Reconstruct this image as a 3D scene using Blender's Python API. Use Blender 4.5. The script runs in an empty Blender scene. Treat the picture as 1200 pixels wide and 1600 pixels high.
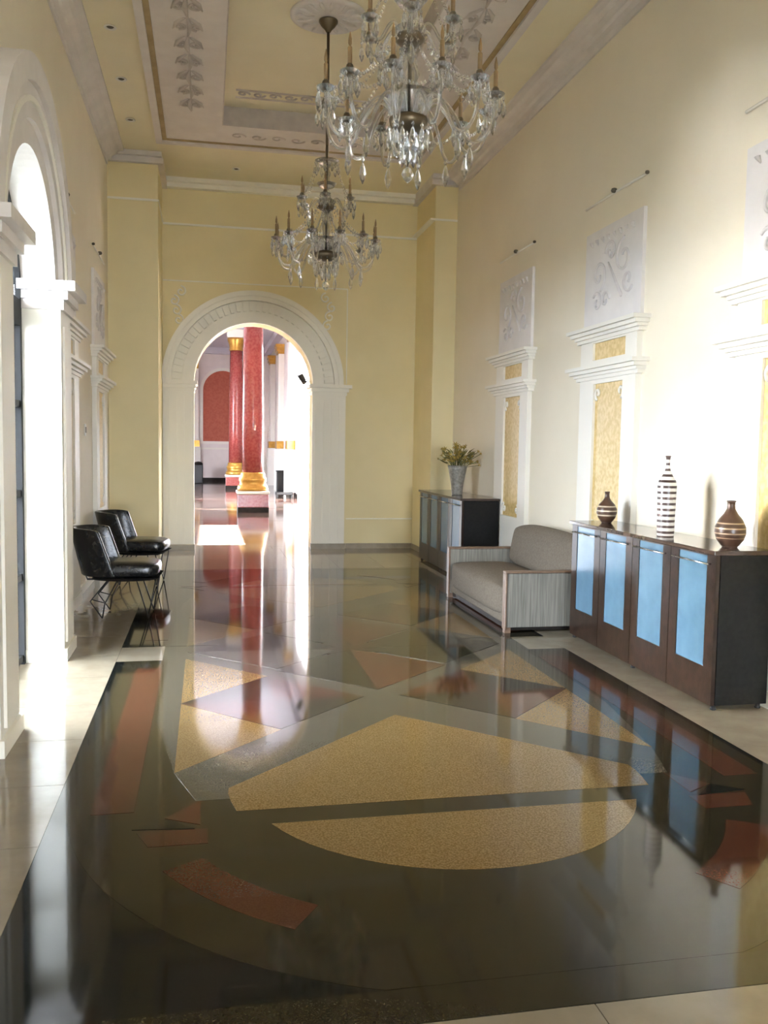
import bpy, bmesh, math, random
from mathutils import Vector, Matrix
random.seed(7)
PI = math.pi
sc = bpy.context.scene
COL = sc.collection

# ------------------------------------------------------------------ camera
F_PX, YAW, PITCH, ROLL, CAM_H = 1383.57, math.radians(11.3325), math.radians(4.2302), math.radians(0.9215), 1.5
fwd = Vector((math.sin(YAW) * math.cos(PITCH), math.cos(YAW) * math.cos(PITCH), -math.sin(PITCH)))
ri0 = Vector((math.cos(YAW), -math.sin(YAW), 0)); up0 = ri0.cross(fwd)
ri = math.cos(ROLL) * ri0 + math.sin(ROLL) * up0
up = -math.sin(ROLL) * ri0 + math.cos(ROLL) * up0
cam_d = bpy.data.cameras.new('camera')
cam_d.sensor_fit = 'HORIZONTAL'; cam_d.sensor_width = 36.0; cam_d.lens = 36.0 * F_PX / 1200.0
cam_d.clip_start = 0.05; cam_d.clip_end = 400
cam = bpy.data.objects.new('camera', cam_d); COL.objects.link(cam)
M = Matrix((ri, up, -fwd)).transposed().to_4x4(); M.translation = Vector((0, 0, CAM_H))
cam.matrix_world = M
sc.camera = cam

# ------------------------------------------------------------------ world, sun, exposure
world = bpy.data.worlds.new('sky'); sc.world = world; world.use_nodes = True
bg = world.node_tree.nodes['Background']
bg.inputs[0].default_value = (0.78, 0.87, 1.0, 1); bg.inputs[1].default_value = 5.9
sun_d = bpy.data.lights.new('sun', 'SUN'); sun_d.energy = 40; sun_d.angle = math.radians(1.0); sun_d.color = (1.0, 0.985, 0.965)
sun = bpy.data.objects.new('sun', sun_d); COL.objects.link(sun)
sun.rotation_euler = Vector((-1.0, 0.0, -0.60)).to_track_quat('-Z', 'Y').to_euler()
sc.view_settings.view_transform = 'Standard'; sc.view_settings.look = 'None'
sc.view_settings.gamma = 1.0; sc.view_settings.use_curve_mapping = False
sc.view_settings.exposure = 3.45
sc.cycles.use_denoising = True
sc.cycles.max_bounces = 14; sc.cycles.diffuse_bounces = 8; sc.cycles.glossy_bounces = 5
sc.cycles.transmission_bounces = 8; sc.cycles.transparent_max_bounces = 32
sc.cycles.caustics_reflective = False; sc.cycles.caustics_refractive = False
sc.cycles.sample_clamp_indirect = 8.0

def portal_light(name, loc, sx, sy, direction):
    d = bpy.data.lights.new(name, 'AREA'); d.shape = 'RECTANGLE'; d.size = sx; d.size_y = sy
    d.cycles.is_portal = True
    o = bpy.data.objects.new(name, d); COL.objects.link(o); o.location = loc
    o.rotation_euler = Vector(direction).to_track_quat('-Z', 'Y').to_euler()
    return o

# ------------------------------------------------------------------ materials
MATS = {}
def mat(name, col, rough=0.6, metal=0.0, spec=0.5, noise=None, bump=0.0, bscale=60.0, coat=0.0, col2=None, nscale=20.0, detail=4.0, trans=0.0):
    m = bpy.data.materials.new(name); m.use_nodes = True
    nt = m.node_tree; b = nt.nodes['Principled BSDF']
    b.inputs['Base Color'].default_value = (*col, 1); b.inputs['Roughness'].default_value = rough
    b.inputs['Metallic'].default_value = metal; b.inputs['Specular IOR Level'].default_value = spec
    b.inputs['Coat Weight'].default_value = coat; b.inputs['Coat Roughness'].default_value = 0.05
    b.inputs['Transmission Weight'].default_value = trans
    if col2 is not None or bump:
        tc = nt.nodes.new('ShaderNodeTexCoord')
    if col2 is not None:
        n = nt.nodes.new('ShaderNodeTexNoise'); n.inputs['Scale'].default_value = nscale; n.inputs['Detail'].default_value = detail
        r = nt.nodes.new('ShaderNodeValToRGB')
        r.color_ramp.elements[0].color = (*col, 1); r.color_ramp.elements[1].color = (*col2, 1)
        r.color_ramp.elements[0].position = 0.38; r.color_ramp.elements[1].position = 0.62
        nt.links.new(tc.outputs['Object'], n.inputs['Vector']); nt.links.new(n.outputs['Fac'], r.inputs['Fac'])
        nt.links.new(r.outputs['Color'], b.inputs['Base Color'])
    if bump:
        n2 = nt.nodes.new('ShaderNodeTexNoise'); n2.inputs['Scale'].default_value = bscale; n2.inputs['Detail'].default_value = 3
        bp = nt.nodes.new('ShaderNodeBump'); bp.inputs['Strength'].default_value = bump; bp.inputs['Distance'].default_value = 0.01
        nt.links.new(tc.outputs['Object'], n2.inputs['Vector']); nt.links.new(n2.outputs['Fac'], bp.inputs['Height'])
        nt.links.new(bp.outputs['Normal'], b.inputs['Normal'])
    MATS[name] = m
    return m

mat('wall_paint', (0.83, 0.725, 0.44), 0.75, col2=(0.86, 0.755, 0.47), nscale=2.0, bump=0.05, bscale=90)
mat('wall_cream', (0.80, 0.735, 0.60), 0.75, col2=(0.82, 0.755, 0.62), nscale=2.0, bump=0.05, bscale=90)
mat('ceiling_paint', (0.82, 0.76, 0.57), 0.8, col2=(0.85, 0.79, 0.60), nscale=2.0)
mat('trim_white', (0.82, 0.79, 0.72), 0.55, bump=0.03, bscale=40)
mat('trim_cream', (0.90, 0.87, 0.78), 0.55, bump=0.03, bscale=40)
mat('plaster_grey', (0.74, 0.70, 0.68), 0.7, col2=(0.69, 0.65, 0.63), nscale=5, bump=0.08, bscale=35)
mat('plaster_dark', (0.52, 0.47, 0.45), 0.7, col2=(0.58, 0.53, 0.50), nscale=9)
mat('plaster_pale', (0.77, 0.74, 0.73), 0.7, col2=(0.73, 0.70, 0.69), nscale=5, bump=0.08, bscale=35)
mat('plaster_mid', (0.62, 0.59, 0.59), 0.7, col2=(0.67, 0.64, 0.64), nscale=9)
mat('brown_line', (0.34, 0.25, 0.11), 0.6, col2=(0.42, 0.31, 0.15), nscale=6)
mat('gold_panel', (0.60, 0.42, 0.15), 0.42, metal=0.0, col2=(0.74, 0.56, 0.26), nscale=26, bump=0.15, bscale=50)
mat('gold_leaf', (0.58, 0.33, 0.07), 0.3, metal=0.6, col2=(0.48, 0.26, 0.05), nscale=12)
mat('skirting', (0.30, 0.25, 0.17), 0.35, col2=(0.36, 0.30, 0.21), nscale=10)
mat('granite_black', (0.006, 0.007, 0.006), 0.06, spec=0.36, col2=(0.009, 0.010, 0.008), nscale=160, detail=2)
mat('granite_dark', (0.025, 0.0205, 0.0105), 0.06, spec=0.36, col2=(0.029, 0.024, 0.0128), nscale=150, detail=2)
mat('granite_grey', (0.064, 0.055, 0.038), 0.06, spec=0.36, col2=(0.082, 0.072, 0.051), nscale=140, detail=2)
mat('granite_tan', (0.132, 0.078, 0.026), 0.06, spec=0.36, col2=(0.215, 0.142, 0.060), nscale=130, detail=3)
mat('granite_red', (0.062, 0.021, 0.011), 0.06, spec=0.36, col2=(0.078, 0.029, 0.016), nscale=150, detail=2)
mat('floor_tile', (0.23, 0.192, 0.138), 0.08, col2=(0.265, 0.227, 0.168), nscale=6, detail=6)
mat('floor_joint', (0.12, 0.10, 0.08), 0.5)
mat('far_floor', (0.12, 0.075, 0.060), 0.08, col2=(0.17, 0.115, 0.09), nscale=4, detail=5)
mat('far_floor_red', (0.13, 0.040, 0.030), 0.08, col2=(0.17, 0.06, 0.045), nscale=10)
mat('far_wall', (0.74, 0.68, 0.66), 0.7, col2=(0.78, 0.72, 0.70), nscale=3)
mat('far_ceiling', (0.66, 0.65, 0.73), 0.8, col2=(0.69, 0.68, 0.75), nscale=3)
mat('red_marble', (0.30, 0.050, 0.044), 0.22, col2=(0.36, 0.085, 0.072), nscale=18, detail=6)
mat('red_panel', (0.42, 0.085, 0.045), 0.6, col2=(0.47, 0.11, 0.06), nscale=14)
mat('dark_base', (0.020, 0.016, 0.014), 0.5, spec=0.15, col2=(0.03, 0.024, 0.02), nscale=15)
mat('wenge', (0.017, 0.009, 0.006), 0.28, spec=0.35, col2=(0.032, 0.017, 0.011), nscale=14, bump=0.04, bscale=60)
mat('wenge_top', (0.050, 0.032, 0.026), 0.10, col2=(0.065, 0.042, 0.034), nscale=14)
mat('cab_end', (0.006, 0.0058, 0.0055), 0.5, spec=0.16, col2=(0.009, 0.0087, 0.008), nscale=30)
mat('blue_glass', (0.078, 0.155, 0.225), 0.22, col2=(0.092, 0.175, 0.25), nscale=5)
mat('chrome', (0.80, 0.80, 0.82), 0.15, metal=1.0)
mat('sofa_fabric', (0.135, 0.108, 0.078), 0.9, col2=(0.175, 0.143, 0.108), nscale=60, bump=0.3, bscale=220)
mat('sofa_wood', (0.16, 0.095, 0.06), 0.35, col2=(0.20, 0.125, 0.08), nscale=25)
mat('black_leather', (0.010, 0.010, 0.011), 0.26, col2=(0.016, 0.016, 0.016), nscale=30, bump=0.08, bscale=150)
mat('black_metal', (0.02, 0.02, 0.02), 0.35, metal=0.3)
mat('door_black', (0.012, 0.012, 0.012), 0.6, spec=0.15)
mat('dark_brass', (0.15, 0.115, 0.07), 0.38, metal=0.7)
mat('candle_brown', (0.26, 0.165, 0.07), 0.4, col2=(0.32, 0.21, 0.10), nscale=30)
mat('vase_metal', (0.20, 0.19, 0.165), 0.35, metal=0.2, col2=(0.32, 0.30, 0.27), nscale=35)
mat('stem_green', (0.10, 0.12, 0.035), 0.7, col2=(0.16, 0.15, 0.05), nscale=20)
mat('blossom', (0.46, 0.32, 0.06), 0.7, col2=(0.28, 0.20, 0.05), nscale=30)
mat('leaf_olive', (0.13, 0.12, 0.03), 0.7, col2=(0.20, 0.17, 0.05), nscale=20)
mat('paving', (0.055, 0.058, 0.055), 0.8, col2=(0.075, 0.078, 0.072), nscale=1.5)
mat('white_render', (0.84, 0.85, 0.86), 0.9, col2=(0.87, 0.88, 0.89), nscale=2)
mat('plastic_white', (0.78, 0.76, 0.70), 0.4)
mat('lamp_dark', (0.10, 0.085, 0.06), 0.4, metal=0.5)

def glass_mat(name, tint, mix, rough=0.02):
    m = bpy.data.materials.new(name); m.use_nodes = True; nt = m.node_tree
    nt.nodes.clear()
    out = nt.nodes.new('ShaderNodeOutputMaterial'); mx = nt.nodes.new('ShaderNodeMixShader')
    tr = nt.nodes.new('ShaderNodeBsdfTransparent'); tr.inputs[0].default_value = (*tint, 1)
    gl = nt.nodes.new('ShaderNodeBsdfGlass'); gl.inputs['Color'].default_value = (*tint, 1)
    gl.inputs['Roughness'].default_value = rough; gl.inputs['IOR'].default_value = 1.5
    mx.inputs[0].default_value = mix
    nt.links.new(tr.outputs[0], mx.inputs[1]); nt.links.new(gl.outputs[0], mx.inputs[2]); nt.links.new(mx.outputs[0], out.inputs[0])
    MATS[name] = m
glass_mat('crystal', (0.93, 0.94, 0.95), 0.75)

def pane_mat(name):
    m = bpy.data.materials.new(name); m.use_nodes = True; nt = m.node_tree
    nt.nodes.clear()
    out = nt.nodes.new('ShaderNodeOutputMaterial'); mx = nt.nodes.new('ShaderNodeMixShader')
    tr = nt.nodes.new('ShaderNodeBsdfTransparent'); tr.inputs[0].default_value = (0.97, 0.98, 0.98, 1)
    gl = nt.nodes.new('ShaderNodeBsdfGlossy'); gl.inputs['Roughness'].default_value = 0.01
    mx.inputs[0].default_value = 0.05
    nt.links.new(tr.outputs[0], mx.inputs[1]); nt.links.new(gl.outputs[0], mx.inputs[2]); nt.links.new(mx.outputs[0], out.inputs[0])
    MATS[name] = m
pane_mat('clear_glass')

def stripe_mat(name, dark, light, period, duty, z0, z1, phase=0.0):
    """painted stripes between the heights z0 and z1 of the vase (flat print)"""
    m = bpy.data.materials.new(name); m.use_nodes = True; nt = m.node_tree; b = nt.nodes['Principled BSDF']
    b.inputs['Roughness'].default_value = 0.3
    tc = nt.nodes.new('ShaderNodeTexCoord'); sp = nt.nodes.new('ShaderNodeSeparateXYZ')
    nt.links.new(tc.outputs['Object'], sp.inputs[0])
    def math_n(op, a, bv):
        n = nt.nodes.new('ShaderNodeMath'); n.operation = op
        for i, v in enumerate((a, bv)):
            if v is None: continue
            if isinstance(v, (int, float)): n.inputs[i].default_value = v
            else: nt.links.new(v, n.inputs[i])
        return n.outputs[0]
    z = sp.outputs['Z']
    s = math_n('LESS_THAN', math_n('FRACT', math_n('DIVIDE', math_n('ADD', z, phase), period), None), duty)
    s = math_n('MULTIPLY', s, math_n('GREATER_THAN', z, z0)); s = math_n('MULTIPLY', s, math_n('LESS_THAN', z, z1))
    mx = nt.nodes.new('ShaderNodeMix'); mx.data_type = 'RGBA'
    mx.inputs[6].default_value = (*dark, 1); mx.inputs[7].default_value = (*light, 1)
    nt.links.new(s, mx.inputs[0]); nt.links.new(mx.outputs[2], b.inputs['Base Color'])
    MATS[name] = m

# sofa arm: vertical fine ribs
def sheer_mat(name, col):
    m = bpy.data.materials.new(name); m.use_nodes = True; nt = m.node_tree; nt.nodes.clear()
    out = nt.nodes.new('ShaderNodeOutputMaterial'); mx = nt.nodes.new('ShaderNodeMixShader'); mx.inputs[0].default_value = 0.6
    d = nt.nodes.new('ShaderNodeBsdfDiffuse'); t = nt.nodes.new('ShaderNodeBsdfTranslucent')
    tc = nt.nodes.new('ShaderNodeTexCoord'); n = nt.nodes.new('ShaderNodeTexNoise'); n.inputs['Scale'].default_value = 30
    r = nt.nodes.new('ShaderNodeValToRGB'); r.color_ramp.elements[0].color = (*[c * .95 for c in col], 1); r.color_ramp.elements[1].color = (*col, 1)
    nt.links.new(tc.outputs['Object'], n.inputs['Vector']); nt.links.new(n.outputs['Fac'], r.inputs[0])
    for x in (d, t): nt.links.new(r.outputs[0], x.inputs[0])
    nt.links.new(d.outputs[0], mx.inputs[1]); nt.links.new(t.outputs[0], mx.inputs[2]); nt.links.new(mx.outputs[0], out.inputs[0])
    MATS[name] = m
sheer_mat('curtain', (0.34, 0.34, 0.35))
def rib_mat(name, c1, c2, scale):
    m = bpy.data.materials.new(name); m.use_nodes = True; nt = m.node_tree; b = nt.nodes['Principled BSDF']
    b.inputs['Roughness'].default_value = 0.9
    tc = nt.nodes.new('ShaderNodeTexCoord'); mp = nt.nodes.new('ShaderNodeMapping'); mp.inputs['Scale'].default_value = (scale, scale, 3.0)
    n = nt.nodes.new('ShaderNodeTexNoise'); n.inputs['Scale'].default_value = 1.0; n.inputs['Detail'].default_value = 2
    r = nt.nodes.new('ShaderNodeValToRGB'); r.color_ramp.elements[0].color = (*c1, 1); r.color_ramp.elements[1].color = (*c2, 1)
    r.color_ramp.elements[0].position = 0.35; r.color_ramp.elements[1].position = 0.65
    nt.links.new(tc.outputs['Object'], mp.inputs[0]); nt.links.new(mp.outputs[0], n.inputs['Vector'])
    nt.links.new(n.outputs['Fac'], r.inputs[0]); nt.links.new(r.outputs[0], b.inputs['Base Color'])
    MATS[name] = m
rib_mat('ribbed_fabric', (0.165, 0.155, 0.13), (0.26, 0.245, 0.21), 90.0)

# ------------------------------------------------------------------ mesh helpers
class MB:
    def __init__(s): s.v = []; s.f = []; s.sm = []
    def add(s, v, f, smooth=False):
        o = len(s.v); s.v += [tuple(p) for p in v]; s.f += [tuple(i + o for i in q) for q in f]; s.sm += [smooth] * len(f)
        return s
    def box(s, x0, x1, y0, y1, z0, z1):
        v = [(x0, y0, z0), (x1, y0, z0), (x1, y1, z0), (x0, y1, z0), (x0, y0, z1), (x1, y0, z1), (x1, y1, z1), (x0, y1, z1)]
        return s.add(v, [(0, 3, 2, 1), (4, 5, 6, 7), (0, 1, 5, 4), (1, 2, 6, 5), (2, 3, 7, 6), (3, 0, 4, 7)])
    def rbox(s, x0, x1, y0, y1, z0, z1, r=0.01, seg=2):
        bm = bmesh.new(); bmesh.ops.create_cube(bm, size=1)
        for v in bm.verts:
            v.co = Vector((x0 + (v.co.x + .5) * (x1 - x0), y0 + (v.co.y + .5) * (y1 - y0), z0 + (v.co.z + .5) * (z1 - z0)))
        bmesh.ops.bevel(bm, geom=list(bm.edges), offset=r, segments=seg, profile=0.5, affect='EDGES')
        bm.verts.index_update()
        s.add([v.co for v in bm.verts], [[v.index for v in f.verts] for f in bm.faces], seg > 2); bm.free(); return s
    def prism(s, pts, fn, d0, d1):
        """polygon pts (a,b) extruded from depth d0 to d1; fn(a,b,d)->xyz"""
        n = len(pts)
        v = [fn(a, b, d0) for a, b in pts] + [fn(a, b, d1) for a, b in pts]
        f = [tuple(range(n))[::-1], tuple(range(n, 2 * n))] + [(i, (i + 1) % n, n + (i + 1) % n, n + i) for i in range(n)]
        return s.add(v, f)
    def lathe(s, prof, seg=24, c=(0, 0, 0), smooth=True):
        v = []; f = []
        for r, z in prof:
            for k in range(seg):
                a = 2 * PI * k / seg; v.append((c[0] + r * math.cos(a), c[1] + r * math.sin(a), c[2] + z))
        for i in range(len(prof) - 1):
            for k in range(seg):
                k2 = (k + 1) % seg; f.append((i * seg + k, i * seg + k2, (i + 1) * seg + k2, (i + 1) * seg + k))
        f.append(tuple(range(seg))[::-1]); f.append(tuple((len(prof) - 1) * seg + k for k in range(seg)))
        return s.add(v, f, smooth)
    def tube(s, path, rad, seg=8, closed=False):
        P = [Vector(p) for p in path]; n = len(P); v = []; f = []
        rr = rad if isinstance(rad, (list, tuple)) else [rad] * n
        prev = None
        for i, p in enumerate(P):
            t = (P[min(i + 1, n - 1)] - P[max(i - 1, 0)]).normalized()
            if prev is None:
                a = Vector((0, 0, 1)) if abs(t.z) < 0.9 else Vector((1, 0, 0)); nrm = t.cross(a).normalized()
            else:
                nrm = (prev - t * prev.dot(t)).normalized()
            prev = nrm; bn = t.cross(nrm)
            for k in range(seg):
                a = 2 * PI * k / seg; v.append(p + rr[i] * (math.cos(a) * nrm + math.sin(a) * bn))
        for i in range(n - 1):
            for k in range(seg):
                k2 = (k + 1) % seg; f.append((i * seg + k, i * seg + k2, (i + 1) * seg + k2, (i + 1) * seg + k))
        f.append(tuple(range(seg))[::-1]); f.append(tuple((n - 1) * seg + k for k in range(seg)))
        return s.add(v, f, True)
    def xf(s, m):
        s.v = [tuple(m @ Vector(p)) for p in s.v]; return s
    def mesh(s, name, m):
        me = bpy.data.meshes.new(name); me.from_pydata(s.v, [], s.f); me.update()
        bm = bmesh.new(); bm.from_mesh(me); bmesh.ops.recalc_face_normals(bm, faces=bm.faces); bm.to_mesh(me); bm.free()
        for p, q in zip(me.polygons, s.sm): p.use_smooth = q
        if m: me.materials.append(MATS[m])
        return me
    def obj(s, name, m, parent=None, loc=None):
        return link(name, s.mesh(name, m), parent, loc)

def link(name, me, parent=None, loc=None, rz=None):
    o = bpy.data.objects.new(name, me); COL.objects.link(o)
    if parent is not None: o.parent = parent
    if loc is not None: o.location = loc
    if rz is not None: o.rotation_euler = (0, 0, rz)
    return o

def tag(o, label, cat, group=None):
    o['label'] = label; o['category'] = cat
    if group: o['group'] = group
    return o
def thing(name, label, cat, loc=(0, 0, 0), rz=0, group=None):
    o = bpy.data.objects.new(name, None); COL.objects.link(o); o.location = loc; o.rotation_euler = (0, 0, rz)
    o.empty_display_size = 0.1
    return tag(o, label, cat, group)
def struct(o): o['kind'] = 'structure'; return o
def sempty(name):
    o = bpy.data.objects.new(name, None); COL.objects.link(o); o.empty_display_size = 0.1
    return struct(o)
def copy_tree(o, parent=None):
    c = o.copy(); COL.objects.link(c); c.parent = parent
    for ch in list(o.children): copy_tree(ch, c)
    return c

FXY = lambda a, b, d: (a, b, d)         # polygon in plan, depth = z
FYZ = lambda a, b, d: (d, a, b)         # polygon in (y,z), depth = x
FXZ = lambda a, b, d: (a, d, b)         # polygon in (x,z), depth = y

def arc(cx, cz, r, a0, a1, n):
    return [(cx + r * math.cos(a0 + (a1 - a0) * k / n), cz + r * math.sin(a0 + (a1 - a0) * k / n)) for k in range(n + 1)]
def wall_outline(u0, u1, z1, openings, z0=0.0, n=24):
    """outline of a wall with openings (centre, radius, spring height) that reach the floor; spring+arch"""
    p = [(u0, z0)]
    for c, r, sp, arched in openings:
        p.append((c - r, z0))
        if arched: p += arc(c, sp, r, PI, 0, n)
        else: p += [(c - r, sp), (c + r, sp)]
        p.append((c + r, z0))
    return p + [(u1, z0), (u1, z1), (u0, z1)]

# ------------------------------------------------------------------ room constants
XL, XR, YB, YF, ZC = -1.22, 3.29, 12.78, -7.5, 5.10
CX = (XL + XR) / 2
ARCH_L = [(5.53, 0.74, 2.43, True)]       # arched doorway in the left wall
XO = XL - 0.28                                                   # outer face of the left wall
DOORC, DOORR, DOORS = 0.65, 0.83, 2.37                           # archway at the end of the hall
TB = 0.34                                                        # thickness of the end wall
YFAR, XRF, XLF, ZF = 36.2, 2.46, -4.4, 5.30                      # the columned room beyond

# ------------------------------------------------------------------ walls
wl = MB().prism(wall_outline(YF, YB, ZC + .3, ARCH_L), FYZ, XO, XL).obj('wall_left', 'wall_cream'); struct(wl)
wr = MB().box(XR, XR + .25, YF, YB, 0, ZC + .3).obj('wall_right', 'wall_cream'); struct(wr)
wb = MB().prism(wall_outline(XLF, XR + .25, ZC + .4, [(DOORC, DOORR, DOORS, True)]), FXZ, YB, YB + TB).obj('wall_back', 'wall_paint'); struct(wb)
FILL_OP = [(CX, 0.95, 3.0, False)]  # unseen opening added behind the camera for frontal fill daylight
wf = MB().prism(wall_outline(XO, XR + .25, ZC + .3, FILL_OP), FXZ, YF - .2, YF).obj('wall_front', 'wall_cream'); struct(wf)

# piers standing in the far corners of the hall
def pier(name, x0, x1, y0):
    o = struct(MB().box(x0, x1, y0, YB - .001, 0, ZC - .001).obj(name, 'wall_paint'))
    e = 0.07
    xa, xb = (x0 + .001, x1 + e) if x0 < 0 else (x0 - e, x1 - .001)
    MB().box(xa, xb, y0 - e, YB - .002, ZC - .13, ZC - .06).box(xa, xb - (.0 if x0 > 0 else .02), y0 - e - .05, YB - .002, ZC - .06, ZC - .002).obj('capital', 'plaster_grey', o)
    MB().box(xa, xb - (e - .015 if x0 < 0 else 0) + (0 if x0 < 0 else 0), y0 - .015, YB - .003, 4.52, 4.545).obj('band', 'trim_cream', o)
    MB().box(x0 + .001 if x0 < 0 else x0 - .015, x1 + .015 if x0 < 0 else x1 - .001, y0 - .015, YB - .003, 0, .075).obj('skirting', 'skirting', o)
    return o
pier('trim_1', XL, -0.61, 11.72)
pier('trim_2', 2.985, XR, 11.72)

# end-wall mouldings
bm_ = struct(MB().box(-0.60, 2.98, YB - .025, YB - .001, 4.495, 4.52).obj('trim_3', 'trim_cream'))
cr = struct(MB().box(-0.60, 2.98, YB - .10, YB - .001, 4.98, 5.04).box(-0.60, 2.98, YB - .17, YB - .001, 5.04, ZC - .001).obj('trim_4', 'trim_cream'))
dd = struct(MB().box(1.99, 2.98, YB - .02, YB - .001, 0.43, 0.445).obj('trim_5', 'trim_cream'))
bb = struct(MB().box(1.99, 2.98, YB - .03, YB - .001, 0, 0.075).obj('baseboard_back', 'skirting'))
bl = struct(MB().box(XL + .001, XL + .02, 6.73, 11.70, 0, 0.09).obj('baseboard_left', 'trim_cream'))
br = struct(MB().box(XR - .02, XR - .001, YF, 11.70, 0, 0.09).obj('baseboard_right', 'trim_white'))

# cornices along the side walls (extruded stepped profile)
def cornice(name, wx, s):
    prof = [(0, 4.90), (.02, 4.90), (.02, 4.955), (.06, 4.97), (.075, 5.0), (.12, 5.025), (.15, 5.06), (.21, 5.07), (.21, ZC - .001), (0, ZC - .001)]
    o = MB().prism([(wx + s * (a + .0005), z) for a, z in prof], FXZ, YF, 11.60).obj(name, 'plaster_grey')
    return struct(o)
cornice('trim_6', XL, 1); cornice('trim_7', XR, -1)

# ------------------------------------------------------------------ ceiling with coffer
CO = dict(x0=-0.60, x1=2.66, y0=0.2, y1=11.18)     # outer frame of the coffer
CI = dict(x0=0.16, x1=1.90, y0=1.0, y1=10.47)      # raised inner field
ceil = sempty('ceiling')
cm = MB()
for a in ((XO, CI['x0'], YF, YB + TB), (CI['x1'], XR + .25, YF, YB + TB), (CI['x0'], CI['x1'], YF, CI['y0']), (CI['x0'], CI['x1'], CI['y1'], YB + TB)):
    cm.box(a[0], a[1], a[2], a[3], ZC, ZC + .20)
cm.obj('soffit', 'ceiling_paint', ceil)
MB().box(CI['x0'] - .1, CI['x1'] + .1, CI['y0'] - .1, CI['y1'] + .1, ZC + .201, ZC + .4).obj('coffer_field', 'ceiling_paint', ceil)
def frame(o0, o1, o2, o3, w, z0, z1, name, m):
    MB().box(o0, o0 + w, o2, o3, z0, z1).box(o1 - w, o1, o2, o3, z0, z1).box(o0 + w, o1 - w, o2, o2 + w, z0, z1).box(o0 + w, o1 - w, o3 - w, o3, z0, z1).obj(name, m, ceil)
frame(CO['x0'], CO['x1'], CO['y0'], CO['y1'], .075, ZC - .045, ZC - .0005, 'outer_moulding', 'plaster_grey')
frame(CO['x0'] + .076, CO['x1'] - .076, CO['y0'] + .076, CO['y1'] - .076, .05, ZC - .02, ZC - .0005, 'brown_line', 'brown_line')
frame(CO['x0'] + .127, CO['x1'] - .127, CO['y0'] + .127, CO['y1'] - .127, CI['x0'] - CO['x0'] - .127, ZC - .012, ZC - .0005, 'ornament_band', 'plaster_grey') if False else None
bnd = MB()
x0, x1, y0, y1 = CO['x0'] + .127, CO['x1'] - .127, CO['y0'] + .127, CO['y1'] - .127
bnd.box(x0, CI['x0'], y0, y1, ZC - .012, ZC - .0005).box(CI['x1'], x1, y0, y1, ZC - .012, ZC - .0005)
bnd.box(CI['x0'], CI['x1'], y0, CI['y0'], ZC - .012, ZC - .0005).box(CI['x0'], CI['x1'], CI['y1'], y1, ZC - .012, ZC - .0005)
bnd.obj('ornament_band', 'plaster_grey', ceil)
# riser of the coffer
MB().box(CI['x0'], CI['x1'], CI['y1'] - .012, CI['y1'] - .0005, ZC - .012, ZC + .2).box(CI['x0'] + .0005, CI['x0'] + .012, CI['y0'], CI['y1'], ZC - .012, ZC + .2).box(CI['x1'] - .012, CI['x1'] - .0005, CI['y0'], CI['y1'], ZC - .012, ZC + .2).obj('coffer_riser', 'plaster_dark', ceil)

def scroll(cx, cy, r, turns, a0, sgn, n=26):
    p = []
    for k in range(n + 1):
        t = k / n; a = a0 + sgn * turns * 2 * PI * t; rr = r * (1 - .82 * t)
        p.append((cx + rr * math.cos(a), cy + rr * math.sin(a)))
    return p
# relief ornament on the bands: leafy scrolls in low relief
def band_relief(name, cx, ys, w, z):
    mb = MB()
    for i, y in enumerate(ys):
        sg = 1 if i % 2 else -1
        for sx in (-1, 1):
            mb.tube([(cx + a, b, z) for a, b in scroll(sx * w * .5, y, w * .42, 1.15, PI / 2 * sg, sx * sg, 16)], .016, 5)
            mb.tube([(cx + sx * w * .15, y - .16, z), (cx + sx * w * .62, y - .06, z), (cx + sx * w * .85, y + .06, z)], [.014, .024, .006], 5)
        mb.tube([(cx, y - .18, z), (cx + .02 * sg, y, z), (cx, y + .18, z)], [.01, .03, .01], 5)
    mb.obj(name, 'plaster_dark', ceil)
band_relief('scroll_relief', -0.17, [2.0 + .36 * k for k in range(23)], .15, ZC - .012)
band_relief('scroll_relief', 2.23, [2.0 + .36 * k for k in range(23)], .15, ZC - .012)
mb = MB()
for k in range(7):
    x = .35 + .23 * k
    mb.tube([(x + a, 10.77 + b, ZC - .012) for a, b in scroll(0, 0, .09, 1.1, 0, 1 if k % 2 else -1, 14)], .013, 5)
for k in range(9):
    x = .38 + .17 * k
    mb.tube([(x + a, 10.05 + b, ZC + .2) for a, b in scroll(0, 0, .07, 1.1, 0, 1 if k % 2 else -1, 14)], .014, 5)
mb.box(.3, 1.8, 9.94, 9.955, ZC + .185, ZC + .2005).box(.3, 1.8, 10.14, 10.155, ZC + .185, ZC + .2005)
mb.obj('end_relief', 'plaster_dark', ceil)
def medallion(y):
    m = MB().lathe([(.34, 0), (.34, -.012), (.30, -.03), (.27, -.015), (.24, -.015), (.2, -.035), (.13, -.02), (.06, -.045), (.02, -.045)], 40, (1.05, y, ZC + .2))
    for k in range(16):
        a = 2 * PI * k / 16
        m.tube([(1.05 + r * math.cos(a), y + r * math.sin(a), ZC + .2 - .02) for r in (.12, .2, .31)], [.006, .026, .008], 5)
    m.obj('ceiling_medallion', 'plaster_grey', ceil)
medallion(8.10); medallion(4.72)

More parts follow.
